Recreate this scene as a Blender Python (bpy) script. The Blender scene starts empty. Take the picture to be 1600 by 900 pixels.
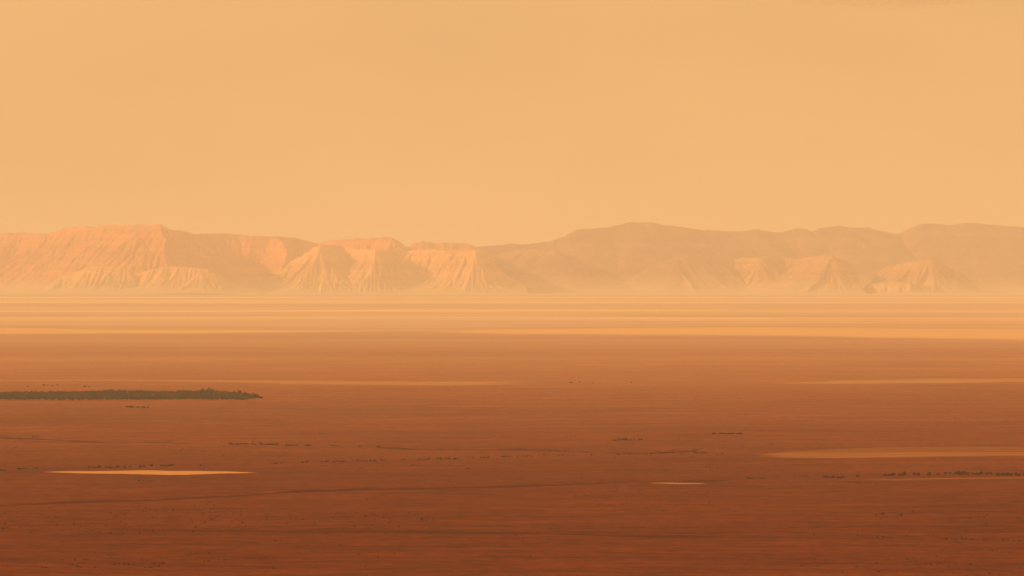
import bpy, math, random
import numpy as np
from mathutils import Vector, Matrix

# ------------------------------------------------------------------ camera, sky, sun, exposure
scene = bpy.context.scene
COL = scene.collection
R = math.radians
F_PX = 4537.0            # focal length in pixels of the 1600 px wide photograph (about 20 degrees across)
CAM_H = 145.0            # the viewpoint is a high bluff above the plain
HORIZON = 432.0          # row of the level line
PITCH = math.atan((450.0 - HORIZON) / F_PX)

cam_d = bpy.data.cameras.new('camera')
cam_d.sensor_width = 36.0
cam_d.lens = 36.0 * F_PX / 1600.0
cam_d.clip_start = 1.0
cam_d.clip_end = 300000.0
cam = bpy.data.objects.new('camera', cam_d)
COL.objects.link(cam)
cam.location = (0, 0, CAM_H)
cam.rotation_euler = (R(90) - PITCH, 0, 0)
scene.camera = cam

SUN_ELEV = 23.0
SUN_AZ = -95.0           # degrees clockwise from the view direction (+Y): low sun from the left
world = bpy.data.worlds.new('World')
scene.world = world
world.use_nodes = True
wn = world.node_tree
wn.nodes.clear()
w_out = wn.nodes.new('ShaderNodeOutputWorld')
w_bg = wn.nodes.new('ShaderNodeBackground')
w_sky = wn.nodes.new('ShaderNodeTexSky')
w_sky.sky_type = 'NISHITA'
w_sky.sun_disc = False
w_sky.sun_elevation = R(SUN_ELEV)
w_sky.sun_rotation = R(SUN_AZ)
w_sky.dust_density = 10.0
w_sky.air_density = 1.0
w_sky.ozone_density = 0.0
w_tint = wn.nodes.new('ShaderNodeMix'); w_tint.data_type = 'RGBA'; w_tint.blend_type = 'MULTIPLY'
w_tint.inputs[0].default_value = 1.0
w_tint.inputs[7].default_value = (1.0, 0.56, 0.22, 1)
w_mix = wn.nodes.new('ShaderNodeMix'); w_mix.data_type = 'RGBA'
w_mix.inputs[0].default_value = 0.90                      # dust laden air: nearly the same glow everywhere
w_mix.inputs[7].default_value = (9.60, 5.20, 1.99, 1)
wn.links.new(w_sky.outputs[0], w_tint.inputs[6])
wn.links.new(w_tint.outputs[2], w_mix.inputs[6])
# thin uneven veils of dust all round the sky
w_tc = wn.nodes.new('ShaderNodeTexCoord')
w_map = wn.nodes.new('ShaderNodeMapping'); w_map.inputs['Scale'].default_value = (5.0, 5.0, 16.0)
w_noise = wn.nodes.new('ShaderNodeTexNoise'); w_noise.inputs['Scale'].default_value = 1.0; w_noise.inputs['Detail'].default_value = 3.0
w_rng = wn.nodes.new('ShaderNodeMapRange'); w_rng.inputs[1].default_value = 0.3; w_rng.inputs[2].default_value = 0.7
w_rng.inputs[3].default_value = 0.94; w_rng.inputs[4].default_value = 1.05
w_veil = wn.nodes.new('ShaderNodeVectorMath'); w_veil.operation = 'SCALE'
wn.links.new(w_tc.outputs['Generated'], w_map.inputs[0]); wn.links.new(w_map.outputs[0], w_noise.inputs['Vector'])
wn.links.new(w_noise.outputs['Fac'], w_rng.inputs[0]); wn.links.new(w_rng.outputs[0], w_veil.inputs['Scale'])
wn.links.new(w_mix.outputs[2], w_veil.inputs[0]); wn.links.new(w_veil.outputs[0], w_bg.inputs[0])
wn.links.new(w_bg.outputs[0], w_out.inputs[0])
w_bg.inputs[1].default_value = 0.1

sun_d = bpy.data.lights.new('sun', 'SUN')
sun_d.energy = 4.6
sun_d.angle = R(0.6)
sun_d.color = (1.0, 0.52, 0.22)
sun = bpy.data.objects.new('sun', sun_d)
COL.objects.link(sun)
_e, _a = R(SUN_ELEV), R(SUN_AZ)
sun_dir = Vector((math.sin(_a) * math.cos(_e), math.cos(_a) * math.cos(_e), math.sin(_e)))
sun.rotation_euler = sun_dir.to_track_quat('Z', 'Y').to_euler()
sun.location = sun_dir * 3000

vs = scene.view_settings
vs.view_transform = 'Standard'
vs.look = 'None'
vs.exposure = 0.0
vs.gamma = 1.0
vs.use_curve_mapping = False
scene.cycles.volume_bounces = 1
scene.cycles.max_bounces = 6
scene.cycles.use_denoising = True

# ------------------------------------------------------------------ helpers
def px_ray(x, y):
    cx = (x - 800.0) / F_PX
    cz = (450.0 - y) / F_PX
    c, s = math.cos(PITCH), math.sin(PITCH)
    return np.array((cx, c + cz * s, -s + cz * c))

def ground_at(x, y):
    """point of the level plain that the viewpoint sees at that place"""
    d = px_ray(x, y)
    t = CAM_H / -d[2]
    return d[0] * t, d[1] * t

def at_depth(x, y, Y):
    d = px_ray(x, y)
    t = Y / d[1]
    return d[0] * t, Y, CAM_H + d[2] * t

def _hash(ix, iy, seed):
    n = (ix.astype(np.int64) * 374761393 + iy.astype(np.int64) * 668265263 + seed * 982451653) & 0xFFFFFFFF
    n = ((n ^ (n >> 13)) * 1274126177) & 0xFFFFFFFF
    n = (n ^ (n >> 16)) & 0xFFFFFFFF
    return n.astype(np.float64) / 4294967295.0 * 2.0 - 1.0

def vnoise(x, y, seed=0):
    x = np.asarray(x, dtype=np.float64); y = np.asarray(y, dtype=np.float64)
    ix = np.floor(x); iy = np.floor(y)
    fx = x - ix; fy = y - iy
    fx = fx * fx * fx * (fx * (fx * 6 - 15) + 10)
    fy = fy * fy * fy * (fy * (fy * 6 - 15) + 10)
    a = _hash(ix, iy, seed); b = _hash(ix + 1, iy, seed)
    c = _hash(ix, iy + 1, seed); d = _hash(ix + 1, iy + 1, seed)
    return (a * (1 - fx) + b * fx) * (1 - fy) + (c * (1 - fx) + d * fx) * fy

def fbm(x, y, seed=0, octaves=4, gain=0.5):
    t = 0; amp = 1.0; tot = 0
    for o in range(octaves):
        t = t + amp * vnoise(x * 2 ** o + 13.7 * o, y * 2 ** o - 7.3 * o, seed + o)
        tot += amp; amp *= gain
    return t / tot

def smooth01(t):
    t = np.clip(t, 0, 1)
    return t * t * (3 - 2 * t)

def mesh_obj(name, verts, faces, mat, parent=None, smooth=False, mesh_only=False):
    me = bpy.data.meshes.new(name)
    verts = np.asarray(verts, dtype=np.float32)
    faces = np.asarray(faces, dtype=np.int32)
    n = faces.shape[1]
    me.vertices.add(len(verts)); me.vertices.foreach_set('co', verts.ravel())
    me.loops.add(faces.size); me.loops.foreach_set('vertex_index', faces.ravel())
    me.polygons.add(len(faces))
    me.polygons.foreach_set('loop_start', np.arange(0, faces.size, n, dtype=np.int32))
    me.polygons.foreach_set('loop_total', np.full(len(faces), n, dtype=np.int32))
    if smooth:
        me.polygons.foreach_set('use_smooth', np.ones(len(faces), dtype=bool))
    me.update(calc_edges=True)
    me.materials.append(mat)
    if mesh_only:
        return me
    o = bpy.data.objects.new(name, me)
    COL.objects.link(o)
    o.parent = parent
    return o

def grid_faces(nr, nc):
    i = np.arange(nr * nc).reshape(nr, nc)
    return np.stack([i[:-1, :-1], i[:-1, 1:], i[1:, 1:], i[1:, :-1]], -1).reshape(-1, 4)

def tag(o, label=None, cat=None, group=None, kind=None):
    if label: o['label'] = label
    if cat: o['category'] = cat
    if group: o['group'] = group
    if kind: o['kind'] = kind
    return o

# ------------------------------------------------------------------ materials
def new_mat(name):
    m = bpy.data.materials.new(name)
    m.use_nodes = True
    nt = m.node_tree
    b = nt.nodes['Principled BSDF']
    b.inputs['Roughness'].default_value = 0.95
    b.inputs['Specular IOR Level'].default_value = 0.05
    return m, nt, b

def N(nt, kind, **kw):
    n = nt.nodes.new(kind)
    for k, v in kw.items():
        setattr(n, k, v)
    return n

def noise_tex(nt, vec, scale, detail=4, rough=0.55, scl=(1, 1, 1)):
    mp = N(nt, 'ShaderNodeMapping'); mp.inputs['Scale'].default_value = tuple(scale * s for s in scl)
    nt.links.new(vec, mp.inputs['Vector'])
    t = N(nt, 'ShaderNodeTexNoise'); t.inputs['Scale'].default_value = 1.0
    t.inputs['Detail'].default_value = detail; t.inputs['Roughness'].default_value = rough
    nt.links.new(mp.outputs[0], t.inputs['Vector'])
    return t.outputs['Fac']

def ramp(nt, fac, stops, interp='LINEAR'):
    r = N(nt, 'ShaderNodeValToRGB')
    r.color_ramp.interpolation = interp
    el = r.color_ramp.elements
    while len(el) < len(stops): el.new(0.5)
    for e, (p, c) in zip(el, stops):
        e.position = p
        e.color = c if len(c) == 4 else (*c, 1)
    nt.links.new(fac, r.inputs[0])
    return r.outputs[0]

def mix(nt, fac, a, b, mode='MIX'):
    m = N(nt, 'ShaderNodeMix', data_type='RGBA', blend_type=mode)
    for sock, v in ((m.inputs[0], fac), (m.inputs[6], a), (m.inputs[7], b)):
        if isinstance(v, (int, float)): sock.default_value = v
        elif isinstance(v, tuple): sock.default_value = v if len(v) == 4 else (*v, 1)
        else: nt.links.new(v, sock)
    return m.outputs[2]

def position(nt):
    return N(nt, 'ShaderNodeNewGeometry').outputs['Position']

SOIL = (0.122, 0.0235, 0.0034)

def soil_colour(nt):
    """red desert soil: broad drifts of paler and darker grit, long wind-laid streaks, fine speckle of gravel and litter"""
    p = position(nt)
    g = lambda v: (v, v, v)
    c = ramp(nt, noise_tex(nt, p, 1 / 380.0, 5, 0.6, (0.5, 1, 1)),
             [(0.28, (0.105, 0.0195, 0.0028)), (0.5, SOIL), (0.72, (0.138, 0.029, 0.0050))])
    t = lambda v: (v, 1 + (v - 1) * 1.25, 1 + (v - 1) * 1.35)       # darker grit is also redder, paler sand yellower
    for lam, det, st, lo, hi in ((90.0, 4, 0.16, 0.90, 1.09), (40.0, 5, 0.16, 0.80, 1.16), (15.0, 4, 0.14, 0.66, 1.26), (4.0, 3, 0.4, 0.55, 1.3)):
        d = ramp(nt, noise_tex(nt, p, 1 / lam, det, 0.62, (st, 1, 1)), [(0.3, t(lo)), (0.5, g(1.0)), (0.7, t(hi))])
        c = mix(nt, 1.0, c, d, 'MULTIPLY')
    # dark stony patches, loosely scattered
    s = ramp(nt, noise_tex(nt, p, 1 / 9.0, 3, 0.6, (0.35, 1, 1)), [(0.66, (0, 0, 0)), (0.74, (0.5, 0.5, 0.5))])
    w = ramp(nt, noise_tex(nt, p, 1 / 260.0, 3, 0.6), [(0.48, (0, 0, 0)), (0.62, (1, 1, 1))])
    c = mix(nt, mix(nt, 1.0, s, w, 'MULTIPLY'), c, (0.064, 0.015, 0.004))
    # ground pales with distance: haze and far sunlight put into the colour
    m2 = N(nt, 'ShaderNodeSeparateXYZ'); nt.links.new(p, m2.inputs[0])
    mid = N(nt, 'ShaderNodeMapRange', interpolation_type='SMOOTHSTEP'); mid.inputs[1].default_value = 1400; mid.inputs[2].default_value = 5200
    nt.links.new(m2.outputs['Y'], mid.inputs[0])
    c = mix(nt, 1.0, c, mix(nt, mid.outputs[0], (1, 1, 1), (2.3, 3.3, 4.4)), 'MULTIPLY')          # first step of the painted haze, towards mid distance
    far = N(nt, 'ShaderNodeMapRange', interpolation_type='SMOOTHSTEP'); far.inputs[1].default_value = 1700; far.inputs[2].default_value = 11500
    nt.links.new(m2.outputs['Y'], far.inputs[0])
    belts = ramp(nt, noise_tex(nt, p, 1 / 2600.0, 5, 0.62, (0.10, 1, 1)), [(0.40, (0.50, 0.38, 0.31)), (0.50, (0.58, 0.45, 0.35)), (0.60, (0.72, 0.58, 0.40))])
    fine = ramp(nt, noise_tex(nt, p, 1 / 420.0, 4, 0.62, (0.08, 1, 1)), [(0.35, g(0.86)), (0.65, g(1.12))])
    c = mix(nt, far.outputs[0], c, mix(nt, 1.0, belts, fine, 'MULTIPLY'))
    return c, p

def mat_soil():
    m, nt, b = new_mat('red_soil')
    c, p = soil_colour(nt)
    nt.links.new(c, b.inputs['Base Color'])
    bp = N(nt, 'ShaderNodeBump'); bp.inputs['Strength'].default_value = 0.6; bp.inputs['Distance'].default_value = 1.0
    nt.links.new(noise_tex(nt, p, 1 / 9.0, 4, 0.65), bp.inputs['Height'])
    nt.links.new(bp.outputs[0], b.inputs['Normal'])
    return m

def mat_sun_sand(name, lo, hi, soft=(0.5, 0.9)):  # bright tone laid over the soil, with sunlight put into the colour
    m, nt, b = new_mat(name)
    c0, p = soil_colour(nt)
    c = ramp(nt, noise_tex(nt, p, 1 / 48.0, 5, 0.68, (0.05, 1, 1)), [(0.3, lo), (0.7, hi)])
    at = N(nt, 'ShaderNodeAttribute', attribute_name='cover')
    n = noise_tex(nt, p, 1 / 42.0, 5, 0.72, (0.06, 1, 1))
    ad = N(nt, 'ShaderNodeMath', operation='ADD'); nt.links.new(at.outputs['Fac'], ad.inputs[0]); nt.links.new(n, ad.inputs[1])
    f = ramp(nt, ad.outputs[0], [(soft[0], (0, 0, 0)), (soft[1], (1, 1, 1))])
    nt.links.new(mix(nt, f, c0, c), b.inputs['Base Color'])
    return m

def mat_rock(name, lo, mid, hi, strata=55.0):
    m, nt, b = new_mat(name)
    p = position(nt)
    g = lambda v: (v, v, v)
    c = ramp(nt, noise_tex(nt, p, 1 / 260.0, 5, 0.6), [(0.3, lo), (0.5, mid), (0.72, hi)])
    st = ramp(nt, noise_tex(nt, p, 1 / strata, 3, 0.6, (0.03, 0.03, 1)), [(0.32, g(0.80)), (0.5, g(1.0)), (0.68, g(1.14))])
    c = mix(nt, 1.0, c, st, 'MULTIPLY')
    d = ramp(nt, noise_tex(nt, p, 1 / 22.0, 4, 0.65, (1, 1, 0.4)), [(0.3, g(0.80)), (0.7, g(1.14))])
    c = mix(nt, 1.0, c, d, 'MULTIPLY')
    sx = N(nt, 'ShaderNodeSeparateXYZ'); nt.links.new(p, sx.inputs[0])
    foot_haze = N(nt, 'ShaderNodeMapRange'); foot_haze.inputs[1].default_value = 230.0; foot_haze.inputs[2].default_value = 90.0   # low haze at the foot, put into the rock colour
    ad = N(nt, 'ShaderNodeMath', operation='MULTIPLY_ADD'); ad.inputs[1].default_value = 130.0
    nt.links.new(noise_tex(nt, p, 1 / 300.0, 4, 0.6), ad.inputs[0]); nt.links.new(sx.outputs['Z'], ad.inputs[2])
    nt.links.new(ad.outputs[0], foot_haze.inputs[0])
    c = mix(nt, foot_haze.outputs[0], c, (0.56, 0.45, 0.33))
    nt.links.new(c, b.inputs['Base Color'])
    return m

def mat_leaf(name, lo, hi):
    m, nt, b = new_mat(name)
    p = position(nt)
    c = ramp(nt, noise_tex(nt, p, 1 / 1.4, 3, 0.6), [(0.3, lo), (0.7, hi)])
    nt.links.new(c, b.inputs['Base Color'])
    return m

M_SOIL = mat_soil()
M_SUN_SAND = mat_sun_sand('sun_pale_sand', (0.40, 0.22, 0.085), (0.56, 0.33, 0.135), (0.45, 0.75))  # pan sand, brightened by painted sunlight
M_SUN_SAND_RED = mat_sun_sand('sun_orange_sand', (0.13, 0.036, 0.009), (0.36, 0.16, 0.060), (0.56, 1.35))
M_SUN_FAR = mat_sun_sand('sun_far', (0.56, 0.38, 0.20), (0.70, 0.49, 0.27), (0.5, 1.5))  # sunlit belts of the far plain as colour
M_SUN_MID = mat_sun_sand('sun_streak', (0.33, 0.17, 0.075), (0.43, 0.24, 0.105), (0.55, 1.55))  # sunlit streaks of the middle plain as colour
M_ROCK_RED = mat_rock('red_rock', (0.44, 0.185, 0.10), (0.58, 0.245, 0.125), (0.66, 0.295, 0.155))
M_ROCK_TAN = mat_rock('tan_rock', (0.50, 0.28, 0.155), (0.64, 0.37, 0.20), (0.72, 0.43, 0.24))
M_ROCK_MID = mat_rock('ochre_rock', (0.34, 0.195, 0.13), (0.43, 0.245, 0.16), (0.50, 0.29, 0.19))
M_ROCK_DIM = mat_rock('brown_rock', (0.25, 0.15, 0.135), (0.30, 0.18, 0.16), (0.36, 0.22, 0.19))
M_LEAF = mat_leaf('shrub_leaf', (0.055, 0.034, 0.018), (0.092, 0.056, 0.030))
M_SCRUB = mat_leaf('scrub_leaf', (0.060, 0.024, 0.010), (0.095, 0.040, 0.018))
M_LEAF_PALE = mat_leaf('pale_leaf', (0.13, 0.10, 0.04), (0.17, 0.13, 0.05))
M_LEAF_TREE = mat_leaf('tree_leaf', (0.095, 0.080, 0.054), (0.130, 0.108, 0.072))
M_BARK = mat_leaf('bark', (0.05, 0.032, 0.02), (0.09, 0.055, 0.035))
M_GRAVEL = mat_leaf('wash_gravel', (0.055, 0.011, 0.003), (0.08, 0.017, 0.005))

# ------------------------------------------------------------------ ground
# long low banks where dry washes cut the plain: (x, y) picture rows turned into places on the plain
WASHES = {
    'front': ([(-60, 794), (0, 792), (110, 787), (240, 784), (370, 779), (440, 774), (560, 769), (690, 766), (800, 763),
               (890, 758), (960, 754), (1050, 753), (1110, 751), (1170, 748)], 4.6, 1.6),
    'mid': ([(560, 693), (680, 697), (780, 699), (860, 701), (930, 704), (1000, 706), (1080, 702), (1110, 697)], 3.6, 1.2),
    'near': ([(120, 830), (240, 833), (400, 834), (560, 836), (700, 838), (840, 839), (1000, 840), (1180, 841)], 3.0, 1.2),
    'low': ([(-80, 825), (0, 827), (34, 831)], 5.0, 1.4),
    'back': ([(-60, 680), (60, 682), (160, 687), (250, 687), (330, 690)], 3.6, 1.0),
}
WASH_W = {k: [ground_at(*p) for p in v[0]] for k, v in WASHES.items()}

def row_step(D):
    return D * D / (CAM_H * F_PX) * 1.25

def relief(x, y):
    x = np.asarray(x, dtype=np.float64); y = np.asarray(y, dtype=np.float64)
    D = np.hypot(x, y)
    st = row_step(D)
    h = np.zeros_like(D)
    for lam, amp, seed in ((1400., 2.2, 3), (520., 1.1, 5), (190., 0.9, 7), (75., 0.55, 9), (30., 0.26, 11)):
        w = np.clip(lam / (3.2 * st) - 0.35, 0, 1)
        h = h + amp * w * vnoise(x / lam + 31.1 * seed, y / lam - 17.7 * seed, seed)
    h = h * np.clip((20000 - D) / 8000, 0.15, 1)
    for k, pts in WASH_W.items():
        P = np.array(pts)
        ox = np.argsort(P[:, 0])
        yl = np.interp(x, P[ox, 0], P[ox, 1]) + 5.0 * vnoise(x / 40.0, x * 0 + 2.2, 21)
        inside = smooth01((x - P[:, 0].min()) / 30.0) * smooth01((P[:, 0].max() - x) / 30.0)
        t = (y - yl)
        drop = WASHES[k][2]
        h = h - inside * drop * np.exp(-(t / 10.0) ** 2)          # the trench itself
    return h

def ground_z(x, y):
    return float(relief(np.array([x]), np.array([y]))[0])

dense = np.linspace(-12.6, 12.6, 620)
side = np.concatenate([np.linspace(12.6, 40, 40)[1:], np.linspace(40, 180, 40)[1:]])
az = np.radians(np.concatenate([-side[::-1], dense, side]))
rows = [0.0, 300, 600, 850, 1050, 1200]
r = 1300.0
while r < 32000:
    rows.append(r)
    r += max(2.0, min(row_step(r) * 0.62, 90.0))
rows += [34000, 38000, 45000, 60000, 80000]
rad = np.array(rows)
AA, RR = np.meshgrid(az, rad)
GX, GY = RR * np.sin(AA), RR * np.cos(AA)
GZ = relief(GX, GY)
gv = np.stack([GX, GY, GZ], -1).reshape(-1, 3)
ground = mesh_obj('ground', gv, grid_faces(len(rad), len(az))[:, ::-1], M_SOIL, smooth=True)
tag(ground, 'flat red brown desert plain streaked with grit', kind='structure')

# ------------------------------------------------------------------ dry washes: narrow gravel beds lying in the trenches
def ribbon(name, key, label, seed):
    P = np.array(WASH_W[key])
    wid = WASHES[key][1]
    seg = np.hypot(np.diff(P[:, 0]), np.diff(P[:, 1]))
    s = np.concatenate([[0], np.cumsum(seg)])
    t = np.linspace(0, s[-1], int(s[-1] / 3.0))
    x = np.interp(t, s, P[:, 0])
    y = np.interp(t, s, P[:, 1]) + 5.0 * vnoise(x / 40.0, x * 0 + 2.2, 21)
    w = wid * (0.55 + 0.9 * np.clip(vnoise(t / 34.0, t * 0, seed) + 0.35, 0, 1)) * smooth01(t / 40) * smooth01((t[-1] - t) / 40)
    vs_ = []
    offs = np.linspace(-1, 1, 5)
    for o in offs:
        yy = y + 4.0 + o * w
        vs_.append(np.stack([x, yy, relief(x, yy) + 0.10], -1))
    v = np.stack(vs_, 0).reshape(-1, 3)
    o = mesh_obj(name, v, grid_faces(5, len(t)), M_GRAVEL, smooth=True)
    return tag(o, label, kind='structure')

ribbon('dry_wash', 'front', 'long dark dry wash crossing the plain below the pale pan', 41)
ribbon('dry_wash', 'mid', 'thin dark dry wash curving past the middle shrubs', 42)
ribbon('dry_wash', 'near', 'faint dark dry wash low across the foreground', 43)
ribbon('dry_wash', 'low', 'short dark dry wash at the left edge of the foreground', 44)
ribbon('dry_wash', 'back', 'thin dark dry wash behind the left shrubs', 45)

# ------------------------------------------------------------------ bright flats: thin sheets on the ground, sunlit strips put into their sand colour
def sun_sand_flat(label, top, bottom, mat, lift, seed, nx=220, ny=14):
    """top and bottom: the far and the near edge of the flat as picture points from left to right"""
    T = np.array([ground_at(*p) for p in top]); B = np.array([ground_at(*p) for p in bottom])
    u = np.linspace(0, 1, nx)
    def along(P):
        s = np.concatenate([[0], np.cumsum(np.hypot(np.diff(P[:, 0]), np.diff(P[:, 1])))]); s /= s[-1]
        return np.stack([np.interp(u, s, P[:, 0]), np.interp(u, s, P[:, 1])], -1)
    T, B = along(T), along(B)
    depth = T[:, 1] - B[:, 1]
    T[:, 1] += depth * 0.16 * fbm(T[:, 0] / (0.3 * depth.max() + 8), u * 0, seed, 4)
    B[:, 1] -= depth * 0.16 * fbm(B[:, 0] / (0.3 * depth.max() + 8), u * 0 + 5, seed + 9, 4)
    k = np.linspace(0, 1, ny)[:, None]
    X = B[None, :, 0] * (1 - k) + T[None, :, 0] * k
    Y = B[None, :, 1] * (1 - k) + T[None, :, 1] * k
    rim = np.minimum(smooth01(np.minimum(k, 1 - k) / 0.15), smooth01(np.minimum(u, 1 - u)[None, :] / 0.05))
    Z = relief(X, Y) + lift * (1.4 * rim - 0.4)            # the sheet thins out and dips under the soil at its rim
    o = mesh_obj('sun_sand_flat', np.stack([X, Y, Z], -1).reshape(-1, 3), grid_faces(ny, nx), mat, smooth=True)
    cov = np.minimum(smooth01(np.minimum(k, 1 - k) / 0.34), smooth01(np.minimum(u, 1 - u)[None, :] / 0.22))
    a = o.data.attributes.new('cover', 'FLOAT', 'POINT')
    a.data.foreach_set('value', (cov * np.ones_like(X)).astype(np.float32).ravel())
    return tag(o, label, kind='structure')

sun_sand_flat('bright pale sand pan left of centre, sunlight put into its colour', [(62, 739), (150, 736.6), (235, 735.6), (290, 736.5), (408, 740)],
          [(62, 739.6), (150, 742), (265, 744.6), (330, 743), (408, 741)], M_SUN_SAND, 0.25, 1)
sun_sand_flat('broad orange sand flat at the right edge, sunlight put into its colour', [(1160, 710.6), (1225, 704), (1300, 699.5), (1370, 697), (1480, 697), (1640, 698), (1850, 702)],
          [(1160, 711.4), (1225, 713.5), (1300, 716), (1400, 718.5), (1480, 718), (1640, 717.5), (1850, 713)], M_SUN_SAND_RED, 0.25, 2)
sun_sand_flat('small thin pale streak of painted sunlight right of centre', [(1012, 756.6), (1050, 756.0), (1106, 756.6)],
          [(1012, 757.3), (1060, 758.4), (1106, 757.8)], M_SUN_MID, 0.2, 3, 80, 8)
sun_sand_flat('long thin orange streak of painted sunlight behind the thicket', [(-400, 593), (-60, 592.5), (200, 593), (450, 594.5), (700, 596), (905, 598.5)],
          [(-400, 595), (-60, 595.5), (200, 596), (450, 600), (700, 603.5), (905, 600.5)], M_SUN_MID, 0.45, 4, 300)
sun_sand_flat('long thin orange streak of painted sunlight at the right beyond the flat', [(1175, 599), (1330, 595.5), (1450, 593), (1660, 592), (1950, 593)],
          [(1175, 601), (1330, 602), (1450, 601.5), (1660, 600), (1950, 597)], M_SUN_MID, 0.45, 5, 300)
sun_sand_flat('bright far belt of painted sunlight at the left', [(-420, 512), (-80, 512), (100, 513.2), (300, 515), (500, 516), (640, 517)],
          [(-420, 520), (-80, 523), (100, 522), (300, 520.5), (500, 518.5), (640, 518.2)], M_SUN_FAR, 0.9, 6, 300)
sun_sand_flat('bright far belt of painted sunlight reaching to the right edge', [(610, 517), (800, 513.5), (1000, 512), (1200, 511), (1400, 511), (1700, 512), (2300, 516)],
          [(610, 518), (800, 523), (1000, 525.5), (1200, 528), (1400, 533), (1700, 538), (2300, 534)], M_SUN_FAR, 0.9, 7, 300)
sun_sand_flat('thin pale sand line below the dense row of shrubs, sunlight put into its colour', [(1336, 747.5), (1400, 749), (1480, 748), (1640, 747), (1780, 746.5)],
          [(1336, 748.5), (1400, 750.2), (1480, 749.4), (1640, 748.4), (1780, 747.5)], M_SUN_SAND_RED, 0.25, 8, 160, 8)
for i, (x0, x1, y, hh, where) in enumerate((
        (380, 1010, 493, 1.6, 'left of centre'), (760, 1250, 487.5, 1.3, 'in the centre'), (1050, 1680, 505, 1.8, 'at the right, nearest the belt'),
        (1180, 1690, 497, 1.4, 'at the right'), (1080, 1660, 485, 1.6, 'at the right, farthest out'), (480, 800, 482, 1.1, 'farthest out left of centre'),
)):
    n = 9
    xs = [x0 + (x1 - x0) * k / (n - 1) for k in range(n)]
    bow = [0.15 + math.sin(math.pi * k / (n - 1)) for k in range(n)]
    sun_sand_flat('hair thin far streak of painted sunlight ' + where, [(x, y - hh * b) for x, b in zip(xs, bow)], [(x, y + hh * b) for x, b in zip(xs, bow)],
              M_SUN_FAR, 1.1, 60 + i, 240, 8)

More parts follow.
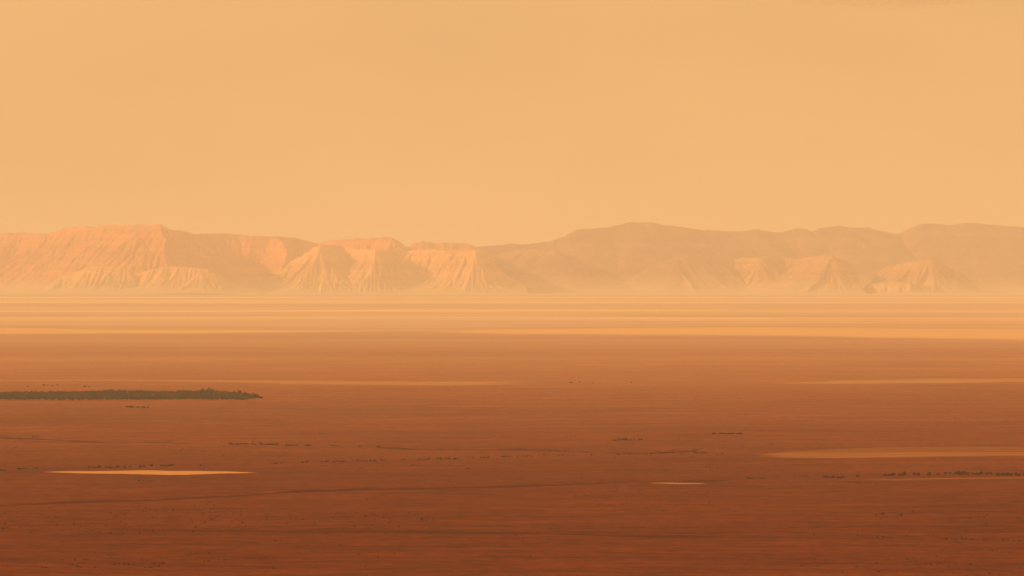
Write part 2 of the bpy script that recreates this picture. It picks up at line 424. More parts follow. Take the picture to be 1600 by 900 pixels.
# ------------------------------------------------------------------ mountains: ridge networks raised on a height grid
class Heights:
    def __init__(self, x0, x1, y0, y1, dx, dy, seed):
        self.x = np.arange(x0, x1, dx); self.y = np.arange(y0, y1, dy)
        self.dx, self.dy = dx, dy
        self.X, self.Y = np.meshgrid(self.x, self.y)
        X, Y = self.X, self.Y
        self.wx = (X + 34 * fbm(X / 260, Y / 260, seed, 3) + 9 * fbm(X / 60, Y / 60, seed + 4, 2)).astype(np.float32)
        self.wy = (Y + 34 * fbm(X / 260, Y / 260, seed + 7, 3) + 9 * fbm(X / 60, Y / 60, seed + 11, 2)).astype(np.float32)
        self.h = np.full(X.shape, -14.0, dtype=np.float32)
        self.seed = seed

    def ridge(self, pts, k, p, flute=0.3, lam=55.0):
        """pts (x, y, crest height); the ground falls from the crest over k times its height with concave power p"""
        P = np.asarray(pts, dtype=np.float64)
        reach = float(P[:, 2].max() * k * 1.35 + 60)
        i0 = np.searchsorted(self.x, P[:, 0].min() - reach); i1 = np.searchsorted(self.x, P[:, 0].max() + reach)
        j0 = np.searchsorted(self.y, P[:, 1].min() - reach); j1 = np.searchsorted(self.y, P[:, 1].max() + reach)
        if i1 <= i0 or j1 <= j0: return
        wx = self.wx[j0:j1, i0:i1]; wy = self.wy[j0:j1, i0:i1]
        H = self.h[j0:j1, i0:i1]
        s0 = 0.0
        self.seed += 1
        tab_n = 4096
        ts = np.arange(tab_n) * 4.0
        tab = (0.6 * vnoise(ts / lam, ts * 0 + self.seed, 77) + 0.4 * vnoise(ts / (lam * 0.42), ts * 0 + self.seed, 78)).astype(np.float32)
        tab_b = (0.6 * vnoise(ts / lam, ts * 0 + self.seed + .5, 79) + 0.4 * vnoise(ts / (lam * 0.42), ts * 0 + self.seed + .5, 80)).astype(np.float32)
        for a, b in zip(P[:-1], P[1:]):
            d = b - a
            L = math.hypot(d[0], d[1])
            if L < 1e-3: continue
            rx, ry = wx - np.float32(a[0]), wy - np.float32(a[1])
            t = np.clip((rx * d[0] + ry * d[1]) / (L * L), 0, 1).astype(np.float32)
            qx, qy = rx - t * np.float32(d[0]), ry - t * np.float32(d[1])
            dist = np.sqrt(qx * qx + qy * qy)
            sidep = (rx * d[1] - ry * d[0]) > 0
            idx = (((s0 + t * L) / 4.0).astype(np.int32)) % tab_n
            f = np.where(sidep, tab[idx], tab_b[idx])
            hs = (a[2] + t * d[2]).astype(np.float32)
            u = 1 - dist * (1 + flute * f) / (np.float32(k) * np.maximum(hs, 1) + 1)
            hh = hs * np.clip(u, 0, 1) ** np.float32(p) - np.float32(14) * np.clip(1 - u, 0, 1)
            np.maximum(H, hh, out=H)
            s0 += L

    def erode(self, n, c, m=0.5, talus=1.35):
        """running water cuts gullies: each cell drains to its lowest neighbour and wears down with the flow through it"""
        h = self.h.astype(np.float64)
        ny, nx = h.shape
        idx = np.arange(ny * nx).reshape(ny, nx)
        rnd = np.random.RandomState(self.seed)
        offs = [(dj, di, math.hypot(dj * self.dy, di * self.dx)) for dj in (-1, 0, 1) for di in (-1, 0, 1) if (dj, di) != (0, 0)]
        for it in range(n):
            hp = np.pad(h + rnd.uniform(0, 0.6, h.shape), 1, mode='edge')
            hc = hp[1:-1, 1:-1]
            best = np.zeros_like(h); rec = idx.copy()
            for dj, di, L in offs:
                s = (hc - hp[1 + dj:1 + dj + ny, 1 + di:1 + di + nx]) / L
                j = np.clip(idx // nx + dj, 0, ny - 1); i = np.clip(idx % nx + di, 0, nx - 1)
                b = s > best
                best = np.where(b, s, best); rec = np.where(b, j * nx + i, rec)
            order = np.argsort(-hc.ravel()).tolist()
            rl = rec.ravel().tolist()
            A = [1.0] * (ny * nx)
            for q in order:
                t = rl[q]
                if t != q: A[t] += A[q]
            A = np.array(A).reshape(ny, nx)
            drop = np.maximum(h - h.ravel()[rec], 0)
            e = np.minimum(0.5 * drop, c * A ** m * best)
            h = h - np.where(h > 0, e, 0)
            # loose faces slump
            for ax, d in ((0, self.dy), (1, self.dx)):
                g = np.diff(h, axis=ax)
                ex = np.sign(g) * np.maximum(np.abs(g) - talus * d, 0) * 0.2
                if ax == 0: h[:-1] += ex; h[1:] -= ex
                else: h[:, :-1] += ex; h[:, 1:] -= ex
        self.h = h.astype(np.float32)

    def finish(self, name, mat, rough, label, erode=None, apr=0.42):
        X, Y = self.X, self.Y
        if erode: self.erode(*erode)
        # foot smoothed into aprons: its fading into low haze put into the shape
        b = np.maximum(self.h, 0).astype(np.float64)
        for rr in (330.0, 200.0):
            for ax, d in ((0, self.dy), (1, self.dx)):
                n = max(1, int(rr / d)); pad = [(0, 0), (0, 0)]; pad[ax] = (n + 1, n)
                cs = np.cumsum(np.pad(b, pad, mode='edge'), axis=ax)
                b = (np.take(cs, range(2 * n + 1, cs.shape[ax]), axis=ax) - np.take(cs, range(0, cs.shape[ax] - 2 * n - 1), axis=ax)) / (2 * n + 1)
        apron = apr * b * np.clip(1.25 + 0.5 * fbm(X / 500, Y / 500, self.seed + 90, 2), 0.6, 1.7) - 7
        t = np.clip(0.5 + (self.h - apron) / 50.0, 0, 1)
        self.h = (self.h * t + apron * (1 - t) + 50.0 * t * (1 - t) * 0.5).astype(np.float32)
        amt = np.clip(self.h / 120, 0, 1)
        z = self.h + rough * amt * (fbm(X / 130, Y / 130, self.seed + 50, 4) * 1.0 - 0.7 * np.abs(fbm(X / 70, Y / 70, self.seed + 70, 3)))
        v = np.stack([X, Y, z], -1).reshape(-1, 3)
        f = grid_faces(len(self.y), len(self.x))
        keep = (v[f][:, :, 2].max(1) > -13.0)
        f = f[keep]
        used = np.unique(f); re = np.zeros(len(v), dtype=np.int64); re[used] = np.arange(len(used))
        o = mesh_obj(name, v[used], re[f], mat)
        return tag(o, label, kind='structure')

def crest(pts, jitter=0.0, seed=0, step=70.0):
    """picture points with a depth in km -> a crest line in the place, cut into short uneven pieces"""
    P = np.array([at_depth(x, y, Y * 1000) for x, y, Y in pts])
    out = [P[0]]
    rnd = random.Random(seed)
    for a, b in zip(P[:-1], P[1:]):
        n = max(1, int(np.linalg.norm((b - a)[:2]) / step))
        for i in range(1, n + 1):
            q = a + (b - a) * i / n
            if i < n:
                q = q + np.array((rnd.uniform(-1, 1) * jitter, rnd.uniform(-1, 1) * jitter, rnd.uniform(-0.12, 0.06) * jitter))
            out.append(q)
    return np.array(out)

def spurs(hf, line, spacing, mean_az, spread, length, k, p, seed, top=0.97, curve=1.7, flute=0.3, lam=45., sub=True, shrink=1.0):
    """side ridges running down from a crest; azimuth 0 is towards the viewpoint, positive to the right"""
    rnd = random.Random(seed)
    seg = np.hypot(np.diff(line[:, 0]), np.diff(line[:, 1]))
    s = np.concatenate([[0], np.cumsum(seg)])
    t = rnd.uniform(0, spacing)
    while t < s[-1]:
        q = np.array([np.interp(t, s, line[:, i]) for i in range(3)])
        a = R(mean_az + rnd.uniform(-spread, spread))
        H0 = q[2] * top * rnd.uniform(shrink, 1.0)
        L = H0 * length * rnd.uniform(0.7, 1.15)
        n = 7
        pts = []
        bend = rnd.uniform(-0.25, 0.25)
        x, y = q[0], q[1]
        for i in range(n + 1):
            u = i / n
            pts.append((x, y, H0 * max(0.0, 1 - u) ** curve + 2))
            aa = a + bend * (u - 0.3) + rnd.uniform(-0.12, 0.12)
            x += math.sin(aa) * L / n; y -= math.cos(aa) * L / n
        hf.ridge(pts, k, p, flute, lam)
        if sub:
            for i in range(2, n - 1):
                for sg in (-1, 1):
                    if rnd.random() < 0.55:
                        ba = a + sg * R(rnd.uniform(35, 65))
                        l2 = L * 0.32 * (1 - i / n) * rnd.uniform(0.7, 1.3) + 30
                        h2 = pts[i][2] * 0.93
                        sp = [(pts[i][0] + math.sin(ba) * l2 * w, pts[i][1] - math.cos(ba) * l2 * w, h2 * (1 - w) ** 1.2 + 2) for w in (0, .35, .7, 1)]
                        hf.ridge(sp, k * 0.9, p, flute, lam * 0.7)
        t += spacing * rnd.uniform(0.6, 1.5)

# A: the red mesa at the left
hA = Heights(-5900, -1500, 23900, 27600, 10, 12, 100)
a1 = crest([(-170, 366, 27.0), (-60, 363, 26.6), (0, 362, 26.3), (60, 362.5, 26.0), (88, 360, 25.85), (100, 354, 25.8), (160, 350.5, 25.4), (205, 348.5, 25.1), (247, 348, 24.85)], 10, 1)
a2 = crest([(247, 348, 24.85), (268, 357, 25.5), (292, 362, 26.1), (330, 363, 26.4), (375, 363, 26.5), (390, 367, 26.4), (420, 368, 26.4), (456, 369, 26.5), (490, 376, 26.6), (530, 390, 26.7)], 8, 2)
hA.ridge(a1, 1.7, 1.7, 0.3, 90)
hA.ridge(a2, 1.6, 1.6, 0.25, 110)
spurs(hA, a1, 240, -30, 14, 1.35, 1.05, 1.15, 5, flute=0.3, shrink=0.9, sub=True)
spurs(hA, a2[12:], 320, 20, 18, 1.2, 1.1, 1.2, 6, flute=0.2, shrink=0.75, sub=False)
hA.ridge(crest([(247, 348, 24.85), (256, 372, 24.6), (258, 398, 24.42), (266, 425, 24.25), (268, 450, 24.1)], 12, 3), 0.95, 1.2, 0.45, 60)
hA.ridge(crest([(215, 352, 25.1), (212, 375, 24.75), (205, 400, 24.55), (195, 420, 24.4)], 12, 4), 0.8, 1.2, 0.45, 60)
hA.ridge(crest([(425, 368, 26.4), (440, 374, 26.0), (452, 392, 25.7), (445, 405, 25.5), (436, 425, 25.3)], 8, 5), 0.9, 1.2, 0.3, 70)
hA.finish('mountain', M_ROCK_RED, 16, 'flat topped red mountain at the left with a sunlit shoulder', (10, 0.5), 0.5)

# foothills in front of it
hF = Heights(-4300, -2050, 23500, 24900, 8, 10, 200)
f1 = crest([(70, 452, 24.35), (100, 430, 24.3), (140, 415, 24.25), (165, 413.5, 24.2), (200, 416, 24.15)], 10, 8, 50)
f2 = crest([(205, 430, 24.25), (235, 418, 24.15), (270, 414, 24.1), (300, 416, 24.05), (325, 420, 24.0), (348, 428, 24.0), (362, 440, 24.05), (376, 452, 24.1)], 10, 9, 50)
for i, f in enumerate((f1, f2)):
    hF.ridge(f, 1.7, 1.8, 0.4, 40)
    spurs(hF, f, 75, -12, 30, 1.6, 0.9, 1.1, 12 + i, flute=0.4, lam=26, shrink=0.7)
hF.finish('foothill', M_ROCK_TAN, 9, 'low crumbled foothills below the red mountain', (9, 0.5), 0.75)

# B: the two small mesas that show behind the pale escarpment
hB = Heights(-2000, 10, 25700, 28600, 12, 14, 300)
b1 = crest([(455, 374, 27.2), (500, 377, 27.1), (513, 374, 27.0), (545, 371.5, 26.9), (560, 369.5, 26.8), (590, 369, 26.6), (612, 369.5, 26.4), (622, 373, 26.6), (636, 382, 26.9), (660, 392, 27.0)], 6, 10)
b2 = crest([(630, 384, 28.0), (645, 378, 27.9), (660, 374.3, 27.9), (695, 377, 27.9), (732, 378, 27.9), (745, 384, 27.95), (770, 390, 28.0)], 6, 11)
hB.ridge(b1, 1.3, 1.3, 0.25, 90)
spurs(hB, b1, 200, -22, 18, 1.2, 0.9, 1.2, 21, shrink=0.85)
hB.ridge(b2, 1.5, 1.3, 0.2, 90)
hB.finish('mountain', M_ROCK_RED, 12, 'small flat red mountain showing behind the pale escarpment', (8, 0.9))

# C: the pale fluted escarpment
hC = Heights(-2400, 130, 23600, 26700, 8, 9, 400)
c1 = crest([(400, 446, 25.5), (420, 432, 25.4), (445, 415, 25.25), (470, 397, 25.1), (485, 385, 25.0), (500, 378.5, 24.9)], 8, 12, 50)
c2 = crest([(500, 378.5, 24.9), (512, 377.5, 25.2), (530, 378, 25.45), (545, 380.5, 25.35), (565, 384.5, 25.05), (590, 386, 24.75)], 6, 13, 50)
c3 = crest([(590, 386, 24.75), (598, 387, 25.1), (612, 387.5, 25.5), (635, 387, 25.65), (665, 386.5, 25.3), (700, 386, 24.95), (742, 386, 24.6)], 5, 14, 50)
c4 = crest([(742, 386, 24.6), (750, 389, 25.1), (758, 392, 25.7), (775, 394, 26.2)], 5, 15, 50)
for i, c in enumerate((c1, c2, c3, c4)):
    hC.ridge(c, 1.35, 2.3, 0.5, 34)
spurs(hC, c1, 80, -32, 14, 1.3, 0.75, 1.1, 31, lam=26, flute=0.45, shrink=0.9)
spurs(hC, c2, 85, -14, 20, 1.15, 0.72, 1.1, 32, lam=26, flute=0.45, shrink=0.9)
spurs(hC, c3, 75, -16, 18, 1.15, 0.70, 1.1, 33, lam=26, flute=0.45, shrink=0.9)
spurs(hC, c4[:4], 90, 25, 20, 1.1, 0.75, 1.1, 34, lam=26, flute=0.4, shrink=0.85)
hC.finish('escarpment', M_ROCK_TAN, 9, 'pale fluted escarpment with sunlit gullies left of centre', (12, 0.7), 0.42)

# D: the broad dim range at the right
hD = Heights(-500, 7200, 24300, 31600, 14, 16, 500)
d1 = crest([(735, 390, 26.40), (755, 384, 26.45), (800, 380, 26.56), (815, 382, 26.59), (860, 377, 26.70), (867, 372.5, 26.72), (882, 368, 26.76),
            (902, 357.5, 26.81), (950, 354.5, 26.92), (960, 352, 26.95), (985, 346, 27.01), (1000, 347, 27.04), (1015, 345.5, 27.08), (1035, 350, 27.13),
            (1050, 350.5, 27.16), (1095, 359, 27.27), (1130, 360, 27.36), (1150, 361, 27.41), (1167, 360.3, 27.45), (1180, 357.5, 27.48), (1200, 360.5, 27.53),
            (1220, 363, 27.58), (1235, 359, 27.61), (1252, 355.5, 27.66), (1266, 361, 27.69), (1280, 355, 27.72), (1310, 352.5, 27.80), (1330, 355.3, 27.84),
            (1356, 354, 27.91), (1372, 360, 27.95), (1400, 364.5, 28.01), (1411, 362, 28.04), (1425, 355, 28.08), (1436, 349.5, 28.10), (1450, 348.3, 28.14),
            (1480, 350, 28.21), (1512, 347.5, 28.29), (1550, 350, 28.38), (1600, 355, 28.50), (1680, 362, 28.69), (1760, 370, 28.89)], 4, 16, 80)
e0 = crest([(790, 392, 26.0), (815, 389, 25.9), (840, 387, 25.75), (868, 389, 25.6), (885, 396, 25.9), (905, 408, 26.1)], 5, 17, 60)
e9 = crest([(1010, 420, 25.3), (1040, 408, 25.35), (1070, 401, 25.4), (1100, 399, 25.5), (1140, 402, 25.65), (1170, 403, 25.8)], 5, 24, 60)
for e in (e0, e9):
    hD.ridge(e, 2.0, 1.3, 0.3, 50)
hD.ridge(d1, 2.3, 1.2, 0.10, 220)
spurs(hD, d1, 520, 30, 16, 2.1, 1.6, 1.15, 41, flute=0.12, lam=140, shrink=0.75, sub=False, top=0.9)
hD.finish('mountain', M_ROCK_DIM, 10, 'broad dim brown mountain range filling the right half', (2, 0.3), 0.55)

# E: low fluted cliffs in front of the right range
hE = Heights(0, 2950, 23700, 26700, 9, 10, 600)
e1 = crest([(1140, 404, 25.75), (1160, 401, 25.55), (1195, 400, 25.35), (1208, 401, 25.5), (1225, 401, 25.6),
            (1248, 402, 25.45), (1265, 398, 25.15), (1285, 396.5, 24.9), (1300, 397, 24.75)], 5, 18, 60)
e2 = crest([(1300, 397, 24.75), (1308, 402, 24.9), (1325, 407, 25.3), (1350, 414, 25.6), (1380, 422, 25.8)], 5, 19, 60)
for e in (e1, e2): hE.ridge(e, 1.5, 1.7, 0.5, 34)
spurs(hE, e1, 70, -6, 14, 0.75, 0.65, 1.2, 52, lam=26, flute=0.45, shrink=0.85, sub=False)
spurs(hE, e2, 110, 25, 18, 1.2, 0.85, 1.1, 53, lam=26, flute=0.35, shrink=0.8)
hE.finish('escarpment', M_ROCK_MID, 8, 'low fluted escarpment before the dim range at the right', (9, 0.5), 0.5)

hG = Heights(2900, 4400, 23700, 26300, 9, 10, 700)
g1 = crest([(1366, 436, 25.25), (1376, 424, 25.25), (1386, 415, 25.2), (1405, 410, 25.1), (1430, 405, 24.98), (1448, 402, 24.9), (1460, 401, 24.85)], 5, 20, 50)
g2 = crest([(1460, 401, 24.85), (1470, 407, 25.1), (1490, 418, 25.3), (1520, 436, 25.6)], 5, 21, 50)
g3 = crest([(1352, 444, 24.6), (1385, 436, 24.5), (1420, 440, 24.4), (1470, 446, 24.4)], 5, 22, 50)
for g in (g1, g2, g3): hG.ridge(g, 1.4, 1.8, 0.4, 34)
spurs(hG, g1, 85, -18, 18, 1.2, 0.8, 1.1, 61, lam=26, flute=0.4, shrink=0.8)
spurs(hG, g2, 110, 25, 18, 1.2, 0.85, 1.1, 62, lam=26, flute=0.35, shrink=0.8)
hG.finish('foothill', M_ROCK_MID, 8, 'small wedge shaped sunlit foothill at the right', (10, 0.5), 0.6)

# ------------------------------------------------------------------ shrubs and trees
def leaf_cloud(rnd, n, sx, sy, z0, z1, leaf, lobes):
    """leaf-sized quads spread through an uneven crown made of several lobes"""
    V, Fc = [], []
    cs = []
    for i in range(lobes):
        cs.append((rnd.uniform(-.6, .6) * sx, rnd.uniform(-.6, .6) * sy, z0 + (z1 - z0) * rnd.uniform(.25, .7), rnd.uniform(.35, .62)))
    for i in range(n):
        cx, cy, cz, rr = cs[rnd.randrange(lobes)]
        while True:
            a, b, c = (rnd.uniform(-1, 1) for _ in range(3))
            q = a * a + b * b + c * c
            if 0.15 < q < 1: break
        p = Vector((cx + a * rr * sx, cy + b * rr * sy, max(z0 * 0.6, cz + c * rr * (z1 - z0) * .75)))
        ax = Vector((rnd.gauss(0, 1), rnd.gauss(0, 1), rnd.gauss(0, 1))).normalized()
        bx = ax.orthogonal().normalized()
        bx.rotate(Matrix.Rotation(rnd.uniform(0, 6.28), 3, ax))
        l = leaf * rnd.uniform(.6, 1.3)
        cxv = ax.cross(bx)
        k = len(V)
        for u, v in ((-1, -.55), (.8, -.7), (1, .6), (-.7, .65)):
            V.append(p + bx * l * u + cxv * l * v)
        Fc.append((k, k + 1, k + 2, k + 3))
    return np.array([tuple(v) for v in V]), np.array(Fc)

def limbs(rnd, h, r, n, spread):
    """tapered trunk with forking limbs"""
    V, Fc = [], []
    def tube(a, b, ra, rb, k=5):
        ax = (b - a).normalized(); o = ax.orthogonal().normalized(); c = ax.cross(o)
        s = len(V)
        for p, rr in ((a, ra), (b, rb)):
            for i in range(k):
                t = 2 * math.pi * i / k
                V.append(p + o * math.cos(t) * rr + c * math.sin(t) * rr)
        for i in range(k):
            Fc.append((s + i, s + (i + 1) % k, s + k + (i + 1) % k, s + k + i))
    top = Vector((rnd.uniform(-.1, .1) * h, rnd.uniform(-.1, .1) * h, h * .45))
    tube(Vector((0, 0, -.4)), top, r, r * .7)
    for i in range(n):
        a = 2 * math.pi * (i + rnd.random() * .6) / n
        e = Vector((math.cos(a) * spread, math.sin(a) * spread, h * rnd.uniform(.75, 1.0)))
        tube(top, e, r * .6, r * .2)
    return np.array([tuple(v) for v in V]), np.array(Fc)

rnd = random.Random(7)
SHRUB = []
for i in range(7):        # unit shrubs, about 2 m across and 1 m high, wider than tall
    v, f = leaf_cloud(rnd, 150, 1.0, 1.0, 0.0, 1.0, 0.17, 3 + i % 3)
    tv, tf = limbs(rnd, .6, .05, 4, .45)
    me = mesh_obj('shrub', np.concatenate([v, tv]), np.concatenate([f, tf + len(v)]), M_LEAF, mesh_only=True)
    SHRUB.append(me)

def shrub(x, y, wpx, hpx, label, group, stretch=1.0):
    X, Y = ground_at(x, y)
    s = Y / F_PX
    o = bpy.data.objects.new('shrub', SHRUB[rnd.randrange(len(SHRUB))])
    COL.objects.link(o)
    w = wpx * s / 2
    o.location = (X, Y, ground_z(X, Y) - 0.05)
    o.scale = (w, w * rnd.uniform(.9, 1.4), hpx * s)
    o.rotation_euler = (0, 0, 0 if rnd.random() < .5 else math.pi)
    return tag(o, label, 'shrub', group)

ORD = ('first', 'second', 'third', 'fourth', 'fifth', 'sixth', 'seventh', 'eighth', 'ninth', 'tenth', 'eleventh', 'twelfth', 'thirteenth', 'fourteenth')

def row(label, group, runs, h=3.0, w=6.0, dens=1.0, first=0):
    """runs (x0, x1, y0, y1): shrubs standing side by side along a line, one run for each clump"""
    for n, (x0, x1, y0, y1) in enumerate(runs):
        x = x0 + w * .4
        made = []
        while x <= max(x1 - w * .25, x0 + w * .5):
            u = (x - x0) / max(x1 - x0, 1)
            made.append(shrub(x, y0 + (y1 - y0) * u + rnd.uniform(-.5, .5), w * rnd.uniform(.6, 1.35), h * rnd.uniform(.5, 1.05), label, group))
            x += w * rnd.uniform(.55, 1.0) / dens
        for i, o in enumerate(made):            # which one: its place in its clump, and the clump's place in the row
            if group and len(runs) + first > 1:
                o['label'] = label + (', %s in clump %s' % (ORD[i], ORD[n + first]) if len(made) > 1 else ', alone as clump %s' % ORD[n + first])
            elif group and len(made) > 1:
                o['label'] = label + ', %s from the left' % ORD[i]

row('large dark shrub in the dense row below the orange sand', 'shrubs in the dense row at the right edge',
    [(1378, 1402, 743.5, 743), (1403, 1422, 743, 743), (1425, 1446, 743, 743), (1448, 1461, 743, 743)], 5.4, 9.5)
row('large dark shrub in the dense row below the orange sand', 'shrubs in the dense row at the right edge',
    [(1462, 1476, 743, 743), (1474, 1552, 743, 742), (1556, 1612, 744, 743)], 5.6, 9, first=4)
row('dark shrub of the small clump left of the dense row', 'shrubs in the small clump left of the dense row', [(1287, 1319, 746, 746.5)], 3.6, 8)
row('lone dark shrub between the small clump and the dense row', None, [(1337, 1343, 744, 744)], 3.2, 6)
row('small low shrub scattered before the dense row', 'small shrubs before the dense row',
    [(1325, 1345, 754, 755), (1352, 1376, 756, 756), (1240, 1268, 745, 745), (1205, 1222, 744, 746), (1208, 1214, 761, 761)], 1.6, 5, .6)
row('dark shrub at the right end of the long dry wash', 'shrubs at the right end of the long dry wash', [(1166, 1180, 748, 748), (1186, 1196, 748, 748)], 2.4, 6)
row('dark shrub in the broken row left of centre', 'shrubs in the broken row left of centre',
    [(423, 446, 725, 725), (470, 482, 724, 723.5), (500, 516, 723.5, 723), (520, 546, 722.5, 722), (556, 590, 721.5, 721.5), (592, 607, 720, 720),
     (626, 638, 719, 718.5), (652, 672, 718, 717.5), (682, 716, 716.5, 716), (728, 742, 715.5, 715), (749, 766, 715, 714.5), (783, 800, 713.5, 713)], 2.6, 6.5, .8)
row('small dark shrub in the sparse row at the centre', 'shrubs in the sparse row at the centre',
    [(806, 833, 713, 713), (848, 853, 709.5, 709.5), (871, 886, 711.5, 711), (895, 899, 711, 711), (922, 928, 710, 710), (961, 970, 709, 709), (974, 990, 708, 707.5),
     (1004, 1020, 707, 706.5), (1030, 1060, 706, 706), (1062, 1070, 708, 708), (1126, 1134, 708, 708)], 2.4, 5.5, .7)
row('dark shrub beside the bend of the thin dry wash', 'shrubs beside the bend of the thin dry wash', [(1082, 1106, 706.5, 706.5)], 3.0, 7)
row('dark shrub in the short row right of centre', 'shrubs in the short row right of centre', [(959, 1005, 687, 686.5)], 3.2, 7.5)
row('dark shrub in the farther short row right of centre', 'shrubs in the farther short row right of centre', [(1113, 1160, 676.5, 677)], 3.0, 7.5)
row('dark shrub in the row above the pale pan', 'shrubs in the row above the pale pan',
    [(136, 160, 730.5, 730), (164, 190, 730, 730), (192, 208, 729.5, 729.5), (216, 226, 729, 729), (234, 244, 728, 728), (249, 274, 728, 727), (310, 322, 728.5, 728.5)], 3.0, 7.5)
row('small shrub at the left edge above the pale pan', 'shrubs at the left edge above the pale pan', [(-2, 13, 736, 736), (25, 42, 733.5, 733), (50, 64, 732, 732)], 2.2, 6)
row('low dark shrub just below the pale pan', 'shrubs just below the pale pan', [(214, 242, 754.5, 754.5)], 1.8, 8)
row('dark shrub in the row right of the thin dry wash', 'shrubs in the row above the pan to its right',
    [(358, 402, 691.5, 691.5), (405, 440, 692, 692), (444, 468, 692.5, 692.5), (474, 490, 693, 693), (516, 532, 693.5, 693.5), (558, 566, 693.5, 693.5), (590, 598, 694, 694), (628, 646, 697, 697)], 2.8, 7.5)
row('lone dark shrub on the bare plain at the centre', None, [(729, 737, 733.5, 733.5)], 2.6, 7)
row('small shrub on the bare plain at the far left', 'shrubs on the bare plain at the far left', [(50, 60, 679.5, 679.5), (22, 30, 696, 696)], 2.2, 6)
row('dark shrub of the clump before the thicket', 'shrubs of the clump before the thicket', [(196, 233, 635, 635.5)], 3.0, 7)
row('tiny shrub beyond the thicket', 'tiny shrubs beyond the thicket', [(66, 96, 602, 602), (130, 144, 603.5, 603.5), (42, 50, 603, 603)], 2.0, 5, .6)
row('tiny shrub at the end of the orange streak', 'tiny shrubs at the end of the orange streak', [(889, 897, 598.5, 598.5), (904, 910, 598, 598), (924, 929, 599, 599), (985, 991, 599, 599)], 2.2, 4.5)
row('dark shrub of the loose trio in the right foreground', 'loose trio of shrubs in the right foreground', [(1366, 1373, 808.5, 808.5), (1377, 1384, 807.5, 807.5), (1400, 1410, 809, 809)], 3.0, 6)
row('small scrub plant in the right foreground scatter', 'scrub scattered in the right foreground',
    [(1270, 1280, 842, 842), (1338, 1352, 842, 842), (1368, 1400, 845, 846), (1415, 1424, 842, 842), (1448, 1470, 842, 844), (1470, 1522, 847, 848), (1494, 1506, 852, 852), (1535, 1550, 849, 849), (1565, 1602, 848, 851)], 2.4, 5.5, .55)
row('small scrub plant at the right edge of the foreground', 'scrub at the right edge of the foreground', [(1500, 1520, 814, 814), (1528, 1545, 814, 814), (1580, 1600, 814, 815), (1510, 1518, 868, 868)], 1.8, 6, .6)
row('small scrub plant at the bottom left', 'scrub scattered along the bottom left',
    [(64, 78, 896, 896), (110, 130, 890, 896), (184, 212, 889, 890), (216, 240, 893, 894), (254, 262, 886, 886), (318, 330, 882, 882), (340, 356, 880, 881), (345, 352, 893, 893), (405, 420, 877, 877), (464, 470, 872, 872), (424, 430, 894, 894)], 2.4, 5.5, .6)
row('small scrub plant by the faint foreground wash', 'scrub by the faint foreground wash', [(169, 176, 838.5, 838.5), (182, 186, 838.5, 838.5), (632, 640, 841, 841), (668, 674, 838, 838), (738, 744, 833.5, 833.5), (657, 663, 819, 819)], 1.8, 5)

# ground cover: countless tiny tufts, thicker in some belts
SV, SF = [], []
off = 0
rq = random.Random(5)
tv0, tf0 = leaf_cloud(rq, 14, 1.0, 1.0, 0.0, 1.0, 0.34, 2)
cand = np.array([ground_at(rq.uniform(-40, 1640), 640 + 262 * rq.random() ** 0.8) for _ in range(20000)])
dens = smooth01((fbm(cand[:, 0] / 90.0, cand[:, 1] / 170.0, 333, 3) - 0.02) / 0.45) + 0.02
cand = cand[np.array([rq.random() for _ in cand]) < dens][:1900]
for (X, Y), Z in zip(cand, relief(cand[:, 0], cand[:, 1])):
    r_ = 0.22 + 0.75 * rq.random() ** 2
    SV.append(np.stack([tv0[:, 0] * r_ + X, tv0[:, 1] * r_ + Y, tv0[:, 2] * r_ * 0.7 + Z], -1))
    SF.append(tf0 + off); off += len(tv0)
tag(mesh_obj('scrub', np.concatenate(SV), np.concatenate(SF), M_SCRUB), 'thin cover of tiny scrub tufts over the near plain', kind='stuff')

# trees at the edges of the thicket, each with trunk and crown
TREES = []
for i in range(5):
    cv, cf = leaf_cloud(rnd, 260, 1.0, 1.0, 0.22, 1.0, 0.11, 6)
    tv, tf = limbs(rnd, .8, .06, 5, .5)
    TREES.append((cv, cf, tv, tf))
T_CROWN = [mesh_obj('crown', t[0], t[1], M_LEAF_TREE, mesh_only=True) for t in TREES]
T_CROWN_PALE = mesh_obj('crown', TREES[1][0], TREES[1][1], M_LEAF_PALE, mesh_only=True)
T_TRUNK = [mesh_obj('trunk', t[2], t[3], M_BARK, mesh_only=True) for t in TREES]

def tree(x, y, wpx, hpx, label, group, pale=False):
    X, Y = ground_at(x, y)
    s = Y / F_PX
    k = 1 if pale else rnd.randrange(5)
    e = bpy.data.objects.new('tree', None)
    COL.objects.link(e)
    e.location = (X, Y, ground_z(X, Y) - 0.05)
    e.scale = (wpx * s / 2, wpx * s / 2, hpx * s)
    e.rotation_euler = (0, 0, rnd.uniform(0, 6.28))
    for nm, me in (('crown', T_CROWN_PALE if pale else T_CROWN[k]), ('trunk', T_TRUNK[k])):
        c = bpy.data.objects.new(nm, me); COL.objects.link(c); c.parent = e
    return tag(e, label, 'tree', group)

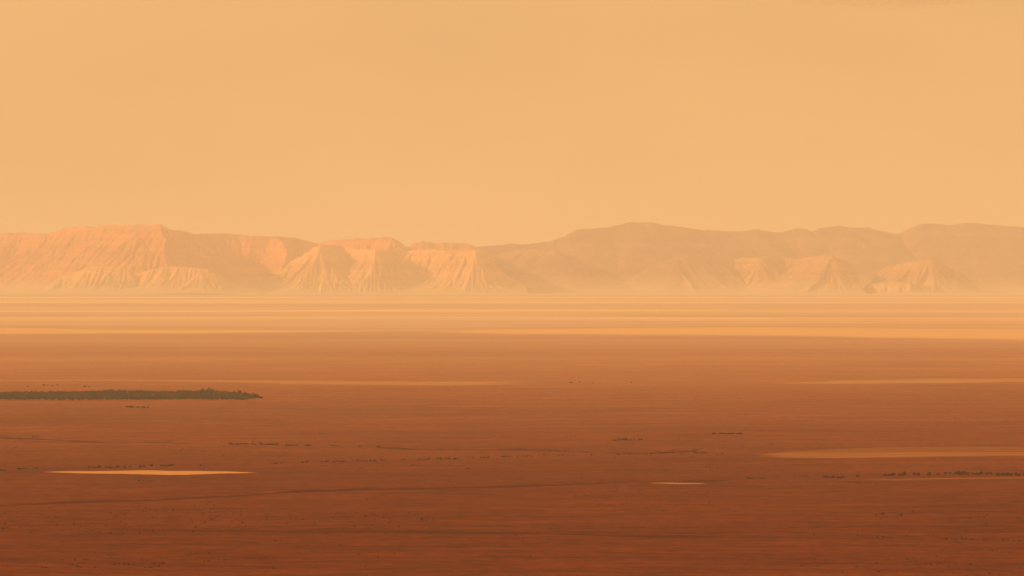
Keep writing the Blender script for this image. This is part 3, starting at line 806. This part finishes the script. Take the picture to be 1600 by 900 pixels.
for x in np.arange(2, 386, 7.5):
    tree(x + rnd.uniform(-2, 2), 622.2 + .6 * math.sin(x / 60) + rnd.uniform(-.6, .3), rnd.uniform(6, 11), rnd.uniform(3.6, 6.0), 'dark green tree along the near edge of the thicket', 'trees along the near edge of the thicket')
for x, y, w, h in ((316, 613.5, 9, 8), (325, 613.5, 10, 8.5), (332, 614, 8, 7.5)):
    tree(x, y, w, h, {316: 'leftmost', 325: 'middle', 332: 'rightmost'}[x] + ' of three pale olive trees standing up behind the dark thicket', 'pale trees behind the thicket', True)
for q, (x, y, w, h) in enumerate(((366, 616, 9, 6.5), (374, 616, 9, 7.5), (384, 617, 8, 6), (391, 620, 9, 6.5), (397, 620.5, 10, 8), (403, 620.5, 8, 6), (408, 620.8, 7, 4))):
    tree(x, y, w, h, 'dark green tree at the right end of the thicket, ' + ORD[q] + ' from the left', 'trees at the right end of the thicket')

# the dense mass of the thicket
TV, TF = [], []
off = 0
rs = random.Random(99)
for i in range(2300):
    x = rs.uniform(-90, 396)
    lo = 612.3 + 1.6 * (x < 80) + max(0, (x - 330)) * .06
    hi = 621.6 - max(0, (x - 380)) * .06
    y = lo + (hi - lo) * rs.random()
    X, Y = ground_at(x, y)
    s = Y / F_PX
    cv, cf, tv, tf = TREES[rs.randrange(5)]
    a = rs.uniform(0, 6.28)
    w, h = rs.uniform(5, 10) * s / 2, rs.uniform(3.0, 4.8) * s * (1 + .25 * math.sin(x / 23.0))
    ca, sa = math.cos(a), math.sin(a)
    sub = rs.sample(range(len(cf)), 90)
    f = cf[sub]
    v = cv[f.ravel()].copy()
    v[:, :2] = v[:, :2] @ np.array(((ca, sa), (-sa, ca)))
    z = 0.0
    TV.append(np.stack([v[:, 0] * w * 1.05 + X, v[:, 1] * w * 1.05 + Y, v[:, 2] * h - .3], -1))
    TF.append(np.arange(len(v)).reshape(-1, 4) + off)
    off += len(v)
TV = np.concatenate(TV); TF = np.concatenate(TF)
TV[:, 2] += relief(TV[:, 0], TV[:, 1])
thicket = mesh_obj('thicket', TV, TF, M_LEAF_TREE)
tag(thicket, 'long dark green thicket on the plain at the left', kind='stuff')

# ------------------------------------------------------------------ the edge of a cloud high at the right
def make_cloud():
    import bmesh
    bm = bmesh.new()
    bmesh.ops.create_icosphere(bm, subdivisions=6, radius=1.0)
    co = np.array([v.co[:] for v in bm.verts])
    n = 0.30 * fbm(co[:, 0] * 2.2 + 5, co[:, 1] * 2.2 + co[:, 2] * 1.7, 201, 5, .55)
    co = co * (1 + n)[:, None]
    c = at_depth(1365, -22, 34000)
    for v, q in zip(bm.verts, co):
        v.co = (c[0] + q[0] * 1750, c[1] + q[1] * 2200, c[2] + q[2] * 450 * (0.55 if q[2] < 0 else 1.0) + 60)
    me = bpy.data.meshes.new('cloud'); bm.to_mesh(me); bm.free()
    m = bpy.data.materials.new('cloud_vapour'); m.use_nodes = True
    nt = m.node_tree; nt.nodes.clear()
    o = nt.nodes.new('ShaderNodeOutputMaterial'); v = nt.nodes.new('ShaderNodeVolumePrincipled')
    v.inputs['Color'].default_value = (0.80, 0.80, 0.80, 1)
    v.inputs['Density'].default_value = 0.00045
    nt.links.new(v.outputs[0], o.inputs['Volume'])
    me.materials.append(m)
    ob = bpy.data.objects.new('cloud', me); COL.objects.link(ob)
    tag(ob, 'soft grey cloud edge at the top right of the sky', 'cloud')
make_cloud()

# ------------------------------------------------------------------ the dusty air
def make_haze():
    X, Y0, Y1, Z0, Z1 = 82000.0, -82000.0, 82000.0, -40.0, 760.0
    v = [(sx * X, y, z) for z in (Z0, Z1) for sx, y in ((-1, Y0), (1, Y0), (1, Y1), (-1, Y1))]
    f = [(3, 2, 1, 0), (4, 5, 6, 7), (0, 1, 5, 4), (1, 2, 6, 5), (2, 3, 7, 6), (3, 0, 4, 7)]
    m = bpy.data.materials.new('dust'); m.use_nodes = True
    nt = m.node_tree; nt.nodes.clear()
    o = nt.nodes.new('ShaderNodeOutputMaterial'); vo = nt.nodes.new('ShaderNodeVolumePrincipled')
    vo.inputs['Color'].default_value = (0.82, 0.895, 0.96, 1)
    vo.inputs['Density'].default_value = 5.1e-5
    vo.inputs['Anisotropy'].default_value = 0.0
    nt.links.new(vo.outputs[0], o.inputs['Volume'])
    h = mesh_obj('haze', v, f, m)
    tag(h, 'warm dusty haze over the whole plain', kind='stuff')
make_haze()
